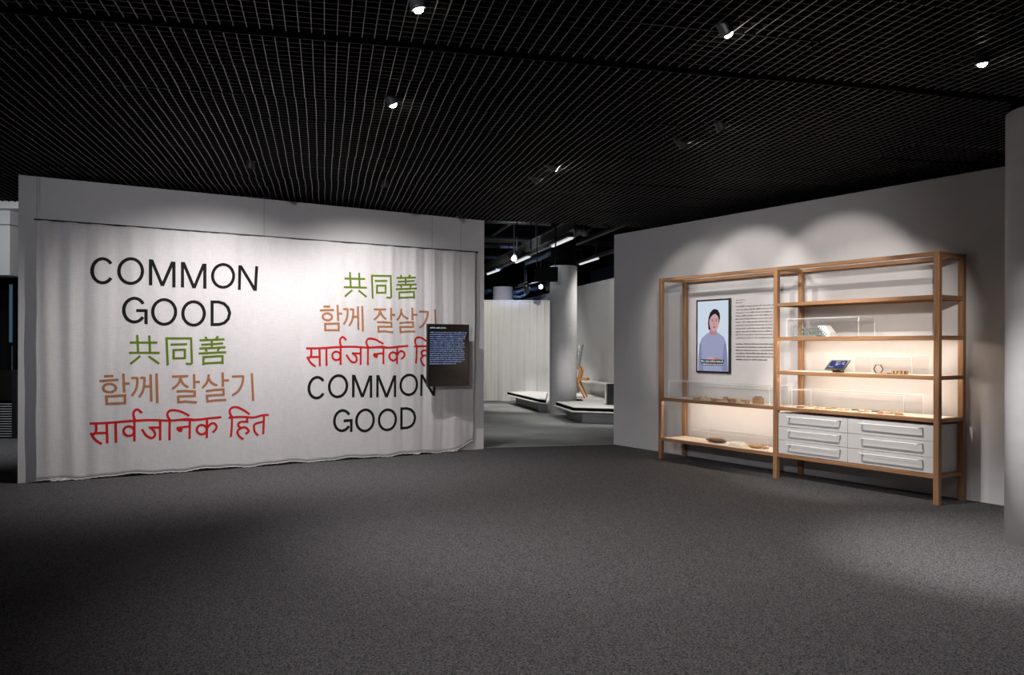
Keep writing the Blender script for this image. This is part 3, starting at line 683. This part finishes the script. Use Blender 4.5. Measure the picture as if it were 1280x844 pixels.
# upper shelf: wire hoops, lattice model, white slab model
t = ex('wire_hoops', 996.5, Z2, 0.2, 'thin grey wire hoops standing in front of the middle oak post', 'model')
for dx in (-0.02, 0.045):
    MB().tube([(dx+0.035*math.cos(a), 0.02*dx, 0.02+max(0, math.sin(a))*0.115) if 0 <= a <= math.pi else (0, 0, 0) for a in [math.pi*q/14 for q in range(15)]], 0.0035, 6).build('hoop', 'grey_green', t, True)
MB().bbox(-0.06, 0.085, -0.03, 0.03, 0, 0.016, .003).build('base', 'grey_green', t)
t = ex('lattice_model', 1014.5, Z2, 0.2, 'grey-green openwork frame model between wire hoops and white slab', 'model')
MB().bbox(-0.10, 0.10, -0.05, 0.05, 0, 0.02, .003).build('base', 'grey_green', t)
for q in range(6):
    x = -0.095+0.038*q; MB().box(x-.004, x+.004, -0.045, -0.037, 0.02, 0.10).build('upright', 'grey_green', t); MB().box(x-.004, x+.004, 0.037, 0.045, 0.02, 0.10).build('upright', 'grey_green', t)
for z in (0.055, 0.096):
    for y in (-0.045, 0.037): MB().box(-0.099, 0.099, y, y+.008, z, z+.008).build('cross_bar', 'grey_green', t)
for q in range(3): MB().tube([(-0.09+0.06*q, -0.04, 0.03), (-0.06+0.06*q, -0.04, 0.09)], 0.004, 6).build('brace', 'grey_green', t)
t = ex('slab_model', 1033, Z2, 0.2, 'white sloped slab model with dark openings on the upper shelf', 'model')
m = MB().slab([(-0.07, 0.125), (0.01, 0.125), (0.075, 0.045), (0.075, 0.0), (0.035, 0.0), (-0.07, 0.105)], -0.05, 0.06); m.build('slab', 'paper_white', t)
for q in range(5):
    x = -0.058+0.020*q; MB().box(x, x+.010, -0.0525, -0.049, 0.112-0.019*q-0.018, 0.112-0.019*q).build('opening', 'screen_black', t)
MB().bbox(-0.03, 0.03, -0.03, 0.05, 0, 0.05, .003).build('support', 'grey_green', t)

# ---- video screen on the wall
VY = -0.032
va, _ = r_loc(870.5, 420, VY); vb, _ = r_loc(912.3, 420, VY)
vt = (r_loc(870.5, 375.5, VY)[1]+r_loc(912.3, 372.8, VY)[1])/2; vl = (r_loc(870.5, 464.8, VY)[1]+r_loc(912.3, 467.5, VY)[1])/2
W = vb-va; H = vt-vl
vs_ = thing('video_screen', 'portrait video screen with thin black frame showing a speaker in a grey-blue sweater', 'screen', rw(va, VY, vl), RROT)
MB().bbox(0, W, 0.004, -VY, 0, H, 0.004).build('housing', 'black_plastic', vs_)
bz = MB(); e = 0.022
bz.box(0, W, -0.004, 0.006, 0, e); bz.box(0, W, -0.004, 0.006, H-e, H); bz.box(0, e, -0.004, 0.006, e, H-e); bz.box(W-e, W, -0.004, 0.006, e, H-e); bz.build('bezel', 'black_plastic', vs_)
MB().box(e, W-e, 0.0, 0.004, e, H-e).build('display', 'tv_back', vs_)
LAY = [0]
def flat(name, poly, mat):                                # poly in 0..1 of the display, z up
    LAY[0] += 1; y = -0.00025*LAY[0]
    me = MB().add([(e+p[0]*(W-2*e), y, e+p[1]*(H-2*e)) for p in poly], [tuple(range(len(poly)))]); return me.build(name, mat, vs_)
def EL(cx, cy, rx, ry, n=24): return ell(cx, cy, rx, ry, n)
flat('picture_backdrop', [(0, 0), (1, 0), (1, 0.35), (0, 0.35)], 'tv_low')
flat('picture_hair', [(.36,.60),(.345,.68),(.36,.76),(.41,.83),(.48,.87),(.56,.885),(.66,.87),(.72,.82),(.735,.76),(.71,.69),(.66,.62),(.62,.575),(.44,.57)], 'tv_hair')
flat('picture_sweater', [(0.02, 0), (.02,.15),(.06,.38),(.14,.47),(.30,.53),(.42,.56),(.62,.56),(.72,.53),(.86,.48),(.93,.40),(.97,.2),(.99,0)], 'tv_sweater')
flat('picture_sleeve', [(.02,.0),(.02,.15),(.06,.38),(.12,.40),(.16,.22),(.20,.0)], 'tv_sweater_shade')
flat('picture_sleeve', [(.80,.0),(.82,.22),(.87,.40),(.93,.38),(.97,.2),(.99,0)], 'tv_sweater_shade')
flat('picture_neck', [(.42,.60),(.38,.545),(.44,.515),(.54,.505),(.62,.525),(.64,.55),(.60,.61)], 'tv_skin_shade')
flat('picture_face', EL(.545, .695, .155, .128), 'tv_skin')
flat('picture_fringe', [(.385,.72),(.40,.79),(.47,.845),(.56,.855),(.66,.83),(.705,.77),(.70,.735),(.66,.785),(.58,.815),(.50,.80),(.43,.765)], 'tv_hair')
for x in (.49, .62): flat('picture_eye', EL(x, .715, .028, .007, 12), 'tv_hair'); flat('picture_brow', [(x-.04,.735),(x+.04,.737),(x+.035,.744),(x-.035,.743)], 'tv_hair')
flat('picture_nose', [(.545,.70),(.575,.665),(.56,.658),(.535,.662)], 'tv_skin_shade')
flat('picture_mouth', EL(.555, .625, .048, .011, 14), 'tv_lip')
flat('picture_hands', EL(.55, .155, .22, .045), 'tv_skin_shade')
flat('picture_hands', EL(.45, .165, .13, .035), 'tv_skin')
flat('caption_bar', [(.10,.125),(.87,.125),(.87,.165),(.10,.165)], 'tv_caption'); flat('caption_bar', [(.14,.08),(.84,.08),(.84,.118),(.14,.118)], 'tv_caption')
m = MB(); rg = random.Random(11)
yy = -0.00025*(LAY[0]+2)
letter_rows(m, e+.12*(W-2*e), e+.85*(W-2*e), e+.134*(H-2*e), 0.021, rg, 1, yy); letter_rows(m, e+.16*(W-2*e), e+.82*(W-2*e), e+.089*(H-2*e), 0.019, rg, 1, yy)
m.build('caption_text', 'tv_white', vs_)

# ---- printed wall text beside the screen
x0, zt = r_loc(920, 375, 0); x1, _ = r_loc(968.5, 375, 0); zb = r_loc(945, 431, 0)[1]
m = MB(); rg = random.Random(9); tw = x1-x0
zl = r_loc(920, 376, 0)[1]; letter_rows(m, 0, tw, zl-zl, 0.016, rg, .25)
pit = 0.0405
letter_rows(m, 0, tw, -0.035, 0.019, rg, .16)
for k in range(11): letter_rows(m, 0, tw, -0.085-pit*k, 0.019, rg, rg.uniform(.93, 1) if k < 10 else 1.0)
for k in range(6): letter_rows(m, 0, tw, -0.085-pit*(12.0+k*0.98), 0.021, rg, 1 if k < 5 else .8, dense=True)
o = m.build('wall_text', 'text_grey', None, loc=rw(x0, -0.0025, zl), rot=(0, 0, RROT)); tag(o, 'block of small dark printed text on the white wall beside the video screen', 'wall text')

# ================================================================== ROOM BEHIND
# pale pleated curtain
def back_curtain():
    m = MB(); N = 300; x0, x1 = -3.2, 1.35
    Yc = 22.2; H_ = at_y(640, 376, Yc).z
    for j in range(9):
        for i in range(N+1):
            x = x0+(x1-x0)*i/N; h = j/8
            m.v.append((x, Yc+0.010*math.sin(x*27)+0.006*math.sin(x*61+1)+0.12*(1-h)**6*math.sin(x*9)-0.16*(1-h)**8 - 0.25*max(0, x-0.2)**2*0, 0.01+(H_-0.01)*h))
    for j in range(8):
        for i in range(N): a = j*(N+1)+i; m.f.append((a, a+1, a+N+2, a+N+1))
    t = thing('pleated_curtain', 'pale full-height pleated curtain in the room behind, pooling on the concrete', 'curtain', (0, 0, 0))
    m.build('cloth', 'white_paint', t, True); MB().tube([(x0, Yc, H_), (x1, Yc, H_)], 0.02).build('track', 'white_paint', t)
back_curtain()
WH = 3.13
q0 = Vector((0.25, 27.5, 0)); q1 = Vector((2.45, 18.4, 0)); dq = (q1-q0).normalized(); q2 = q1+dq*5.0
o = MB().box(0, (q2-q0).length, 0, 0.15, 0, WH).build('wall_gallery', 'white_paint', loc=q0, rot=(0, 0, math.atan2(dq.y, dq.x))); struct(o, 'white partition wall of the room behind')
# platforms
def inset(poly, d):
    n = len(poly); out = []; c = Vector((sum(p[0] for p in poly)/n, sum(p[1] for p in poly)/n))
    ar = sum(poly[i][0]*poly[(i+1) % n][1]-poly[(i+1) % n][0]*poly[i][1] for i in range(n)); sg = 1 if ar > 0 else -1
    for i in range(n):
        a, b, c2 = Vector(poly[i-1]), Vector(poly[i]), Vector(poly[(i+1) % n]); d1 = (b-a).normalized(); d2 = (c2-b).normalized()
        n1 = Vector((-d1.y, d1.x))*sg; n2 = Vector((-d2.y, d2.x))*sg; mi = (n1+n2).normalized(); out.append(tuple(b+mi*min(d*3, d/max(.3, mi.dot(n1)))))
    return out
def platform(poly, label, th):
    t = thing('platform', label, 'platform', (0, 0, 0))
    MB().prism(inset(poly, 0.26), 0, th-0.095).build('base', 'platform_grey', t)
    MB().prism(poly, th-0.095, th-0.075).build('lower_board', 'platform_white', t)
    MB().prism(inset(poly, 0.06), th-0.075, th-0.012).build('shadow_gap', 'void_black', t)
    MB().prism(inset(poly, 0.055), th-0.012, th).build('deck', 'platform_white', t)
PH = 0.32
def fp(u, v): q = at_z(u, v, PH-0.06); return (q.x, q.y)
PA = [fp(631, 492.3), fp(671, 502.2), (at_y(683.0, 434, 17.9).x, fp(671, 502.2)[1]), (at_y(683.0, 434, 17.9).x, 18.9), (1.7, 19.6), (1.7, 21.6)]
PA = [fp(631, 492.3), fp(671, 502.2), (0.80, 17.75), (1.0, 21.2), (0.3, 21.6)]
platform(PA, 'low white platform with black edge line in front of the pleated curtain', PH)
PB = [fp(691, 505.5), fp(714, 513.0), (3.20, 14.95), (1.84, 20.6), (1.12, 20.6), (1.12, 18.45), (1.54, 18.25), (1.54, 17.6)]
platform(PB, 'low white platform carrying the wooden chair and the black box', PH)
# chair on the platform
cb = at_z(724, 497.5, PH); ch = thing('easy_chair', 'bent orange-wood chair with tall grey woven back half hidden by a column', 'chair', (cb.x+0.03, cb.y, PH+0.012), -0.22)
for y in (-0.22, 0.22):
    MB().tube([(-0.10, y, 0.74), (-0.02, y, 0.70), (0.02, y, 0.62), (0.0, y, 0.50), (-0.05, y, 0.42), (-0.02, y, 0.30), (0.05, y, 0.16), (0.13, y, 0.0)], [.026]*7+[.02], 10).build('leg', 'orange_wood', ch, True)
    MB().tube([(-0.30, y, 0.66), (-0.34, y, 0.40), (-0.28, y, 0.2), (-0.40, y, 0.0)], .024, 10).build('leg', 'orange_wood', ch, True)
    MB().bbox(-0.40, 0.20, y-.03, y+.03, 0.40, 0.435, .006).build('arm_rail', 'orange_wood', ch)
    MB().tube([(-0.08, y, 0.72), (-0.05, y, 0.98), (-0.01, y, 1.24)], .02, 8).build('back_post', 'bare_metal', ch, True)
MB().bbox(-0.38, 0.18, -0.20, 0.20, 0.42, 0.455, .006).build('seat', 'orange_wood', ch)
m = MB()
for k in range(16): z = 0.70+k*0.035; x = -0.075+0.0022*(k*1.3)*1.0+k*0.0025; m.tube([(x, -0.23, z), (x+.008, 0, z), (x, 0.23, z)], 0.034, 8)
m.build('woven_back', 'grey_weave', ch, True)
# white bench along the wall, black box
bp = at_z(748, 490, PH); wn = Vector((-dq.y, dq.x, 0))
ang = math.atan2(dq.y, dq.x)
bn = thing('white_bench', 'thin white bench against the partition wall beside the black box', 'bench', q0+dq*((Vector((bp.x, bp.y, 0))-q0).dot(dq)) - wn*0.02 + Vector((0, 0, PH)), ang)
MB().bbox(-0.75, 3.0, -0.34, -0.02, 0.31, 0.345, .004).build('top', 'platform_white', bn)
for x in (-0.2, 0.9, 2.7): MB().bbox(x, x+0.05, -0.32, -0.04, 0, 0.31, .004).build('end_panel', 'platform_white', bn)
bb = at_z(764, 506.5, PH)
o = MB().bbox(-0.08, 0.26, -0.12, 0.12, 0, 0.43, 0.006).build('black_box', 'black_plastic', None, loc=(bb.x, bb.y+0.12, PH)); tag(o, 'upright black box standing on the low platform', 'box')

# ---- open ceiling of the room behind: duct, light rails, pipes, loudspeaker, spot heads
def along(u0, v0, u1, v1, z): return at_z(u0, v0, z), at_z(u1, v1, z)
def beam(name, a_, b_, w_, h_, mat, parent=None):
    d = b_-a_; rot = d.to_track_quat('X', 'Z').to_euler(); return MB().box(0, d.length, -w_/2, w_/2, -h_/2, h_/2).build(name, mat, parent, loc=a_, rot=rot)
a_ = tb(13.0, 3.98, 3.95); e1, e2 = along(606, 331, 686, 289, 3.9); dd = (e2-e1).normalized()
t = thing('ventilation_duct', 'long dark ventilation duct with bright lower edge in the open ceiling', 'duct')
e1x = e1-dd*3; e2x = e2+dd*1.6; sd = Vector((dd.y, -dd.x, 0))
beam('duct_body', e1x-sd*0.12+Vector((0, 0, -.10)), e2x-sd*0.12+Vector((0, 0, -.10)), 0.22, 0.19, 'duct_metal', t); beam('edge_strip', e1x, e2x, 0.025, 0.025, 'bare_metal', t)
for k in range(5):
    c = e1x.lerp(e2x, .1+.2*k); MB().tube([c-sd*.1, Vector((c.x-sd.x*.1, c.y-sd.y*.1, PL))], 0.012).build('hanger', 'dark_metal', t)
f1, f2 = along(609.5, 343, 715, 297.7, 3.62); fd = (f2-f1).normalized()
lr = thing('light_rail', 'suspended light rail with lit tube lengths beside the duct', 'light rail')
beam('rail', f1-fd*2+Vector((0, 0, .05)), f2+fd*1.0+Vector((0, 0, .05)), 0.09, 0.07, 'dark_metal', lr)
for (u0, v0, u1, v1) in ((609.5, 343, 623.5, 338), (645, 328.5, 661.5, 321.2), (690.5, 308.3, 715, 297.7)):
    g1, g2 = along(u0, v0, u1, v1, 3.60); beam('lamp_tube', g1, g2, 0.05, 0.03, 'tube_glow', lr); beam('reflector', g1+Vector((0, 0, .035)), g2+Vector((0, 0, .035)), 0.16, 0.03, 'bare_metal', lr)
for k in range(4): c = f1.lerp(f2, k/3); MB().tube([c+Vector((0, 0, .08)), Vector((c.x, c.y, PL))], .008).build('hanger', 'dark_metal', lr)
g1, g2 = along(725, 330.6, 747.5, 323.2, 3.62)
lr2 = thing('light_rail', 'suspended light rail above the white partition wall right of the column', 'light rail')
gd = (g2-g1).normalized(); beam('rail', g1-gd*2+Vector((0, 0, .06)), g2+gd*3+Vector((0, 0, .06)), 0.09, 0.07, 'dark_metal', lr2); beam('lamp_tube', g1, g2, 0.05, 0.03, 'tube_glow', lr2)
for k in (0.1, .9): c = g1.lerp(g2, k); MB().tube([c+Vector((0, 0, .09)), Vector((c.x, c.y, PL))], .008).build('hanger', 'dark_metal', lr2)
def pipe(pts, r, mat, label, nm='ceiling_pipe', grp=None): 
    o = MB().tube(pts, r, 10).build(nm, mat, None, True); tag(o, label, 'pipe', grp)
    for q in ((pts[0], pts[-1]) if len(pts) == 2 else (pts[len(pts)//2],)): MB().tube([q, (q[0], q[1], PL)], 0.01, 6).build('hanger', 'dark_metal', o)
PG = 'pipes crossing the light rails'; PLb = 'dark pipe crossing above the suspended light rails'
for (t_, z_) in ((15.5, 4.2), (17.5, 4.35), (19.2, 4.15), (21.5, 4.3), (23.5, 4.2)):
    pipe([tb(t_, 2.5, z_), tb(t_+.02, 9, z_)], 0.05+0.02*(t_ % 2), 'dark_metal', PLb, grp=PG)
for (b_x, z_) in ((4.3, 4.45), (5.9, 4.0), (6.6, 4.3), (7.2, 3.95)):
    pipe([tb(13.2, b_x, z_), tb(28, b_x, z_)], 0.055, 'dark_metal', 'dark pipe running alongside the suspended light rails', grp='pipes along the light rails')
bpts = lambda pts, Y: [at_y(u, v, Y) for u, v in pts]
pipe(bpts([(640, 371), (650, 371.5), (656, 369), (660, 364)], 23.0), 0.05, 'blue_lit_pipe', 'blue-lit curved flexible duct above the pleated curtain', 'flexible_duct')
pipe(bpts([(640, 366), (648, 365), (655, 362), (668, 361), (682, 357)], 24.0), 0.07, 'blue_lit_pipe', 'blue-lit bent duct near the far bright lamp', 'flexible_duct')
pipe(bpts([(606, 366), (612, 363.5), (616, 363)], 26.0), 0.09, 'blue_lit_pipe', 'blue-lit duct beside the far column', 'flexible_duct')
pipe(bpts([(655, 327), (664, 324), (672, 322), (682, 317), (690, 312)], 20.5), 0.10, 'blue_lit_pipe', 'blue-lit duct beside the suspended light rail', 'flexible_duct')
for (u0, v0, u1, v1, Y) in ((648, 356.5, 659, 352.5, 22.5), (644, 360, 675, 351.5, 22.0)):
    o = MB().tube([at_y(u0, v0, Y+.6), at_y(u1, v1, Y)], 0.02, 8).build('conduit', 'bare_metal', None, True); tag(o, 'thin bare metal conduit above the pleated curtain', 'conduit', 'conduits above the pleated curtain')
for u in (646.2, 663.5, 694.5):
    c = at_y(u, 320, 14.0); tag(MB().tube([(c.x, c.y, 3.05 if u > 690 else 3.2), (c.x, c.y, PL)], 0.012, 8).build('hanging_rod', 'black_plastic'), 'thin black rod hanging from the ceiling beyond the grid edge', 'rod', 'hanging rods')
# far lit spot heads
def head(u, v, Y, tgt, label, glow):
    c = at_y(u, v, Y); d = (Vector(tgt)-c).normalized(); q = d.to_track_quat('Z', 'Y').to_euler()
    t = thing('track_spotlight', label, 'spotlight', c, 0)
    MB().lathe([(0.05, -0.22), (0.07, -0.2), (0.075, 0.02), (0.068, 0.02)], 16).build('barrel', 'black_plastic', t, True, rot=q)
    MB().lathe([(0.066, 0.012), (0.05, 0.026)], 16).build('lens', glow, t, True, rot=q)
    MB().tube([(0, 0, 0), (0, 0, PL-c.z)], 0.014).build('stem', 'dark_metal', t)
head(642.5, 323.2, 18.0, (0.2, 14, 1.0), 'bright track spotlight beside the long duct', 'cool_lens')
head(676, 358.4, 22.5, (0.2, 14, 1.0), 'bright far track spotlight above the pleated curtain', 'cool_lens')
head(722, 290, 13.3, (1.6, 18, 0), 'dark track spotlight close to the grid edge', 'screen_black'); head(731, 291, 14.2, (2.4, 19, 0), 'second dark track spotlight next to the light rail end', 'screen_black')
head(686, 362, 21.0, (1.0, 22, 1.0), 'small dark track spotlight at the edge of the near column', 'screen_black'); head(658, 365, 21.5, (0.2, 22, 1.0), 'dark track spotlight in front of the blue-lit ducts', 'screen_black')
# loudspeaker hanging before the column
sp0 = at_y(668.5, 351.2, 17.0); sp1 = at_y(697.5, 333.5, 17.0)
ls = thing('hanging_loudspeaker', 'black wide loudspeaker hanging before the near white column', 'loudspeaker', ((sp0.x+sp1.x)/2, 17.0, sp0.z), 0)
w_ = sp1.x-sp0.x; h_ = sp1.z-sp0.z
MB().bbox(-w_/2, w_/2, 0, 0.28, 0, h_, 0.01).build('cabinet', 'void_black', ls)
for k in range(7): MB().box(-w_/2+.01, w_/2-.01, -0.008, 0, h_*(k+.3)/7.3, h_*(k+.7)/7.3).build('grille_bar', 'grid_black', ls)
for x in (-w_*.4, w_*.4): MB().tube([(x, .14, h_), (x, .14, PL-sp0.z)], .01).build('hanger', 'dark_metal', ls)

# ================================================================== LEFT OPENING
Yb = 13.2
xl = at_y(-40, 434, Yb).x - 2.5; xr = at_y(60, 434, Yb).x
struct(MB().box(xl, xr, Yb, Yb+0.1, 0, PL).build('wall_opening', 'teal_grey'), 'dark grey wall seen past the end of the left partition')
bl = thing('white_bulkhead', 'white panelled bulkhead hanging in the opening past the left partition', 'bulkhead', (0, 0, 0))
z0 = at_y(5, 344, 12.5).z; zm = at_y(5, 281, 12.5).z; xr2 = at_y(12.3, 300, 12.5).x
MB().box(xl, xr2, 12.5, 12.9, z0, zm-0.008).build('panel', 'white_paint', bl); MB().box(xl, xr2, 12.5, 12.9, zm+0.008, 3.62).build('panel', 'white_paint', bl)
MB().box(xl, xr2-0.02, 12.53, Yb, z0+.01, 3.6).build('core', 'teal_grey', bl); MB().box(xl, xr2+1.4, 12.3, Yb, 3.62, PL).build('soffit', 'white_paint', bl)
gp = thing('lit_panel', 'dim blue-lit glass panel under the white bulkhead', 'glass panel', (0, 0, 0))
xg0 = at_y(5.5, 400, 13.0).x; xg1 = at_y(11.8, 400, 13.0).x; zg0 = at_y(8, 428, 13.0).z
MB().box(xg0, xg1, 13.12, 13.19, zg0, z0-0.1).build('pane', 'blue_glass', gp); MB().box(xg1, xg1+.05, 13.08, 13.19, 0, z0).build('frame', 'void_black', gp); MB().box(xg0-1.5, xg0, 13.08, 13.19, 0.9, z0).build('frame', 'void_black', gp)
gr = thing('slatted_screen', 'low dark screen of horizontal slats on the carpet in the left opening', 'screen', (0, 0, 0))
xs0 = xl+.5; xs1 = at_y(17.5, 520, 12.9).x
for k in range(14): MB().box(xs0, xs1, 12.86, 12.90, 0.03+k*0.04, 0.042+k*0.04).build('slat', 'platform_grey', gr)
MB().box(xs1, xs1+0.07, 12.84, 12.92, 0, 1.1).build('post', 'black_plastic', gr); MB().box(xs0, xs1, 12.92, 12.95, 0, 1.08).build('backing', 'screen_black', gr)
MB().box(xs0, xs1, 12.84, 12.92, 0.62, 1.1).build('upper_panel', 'screen_black', gr)
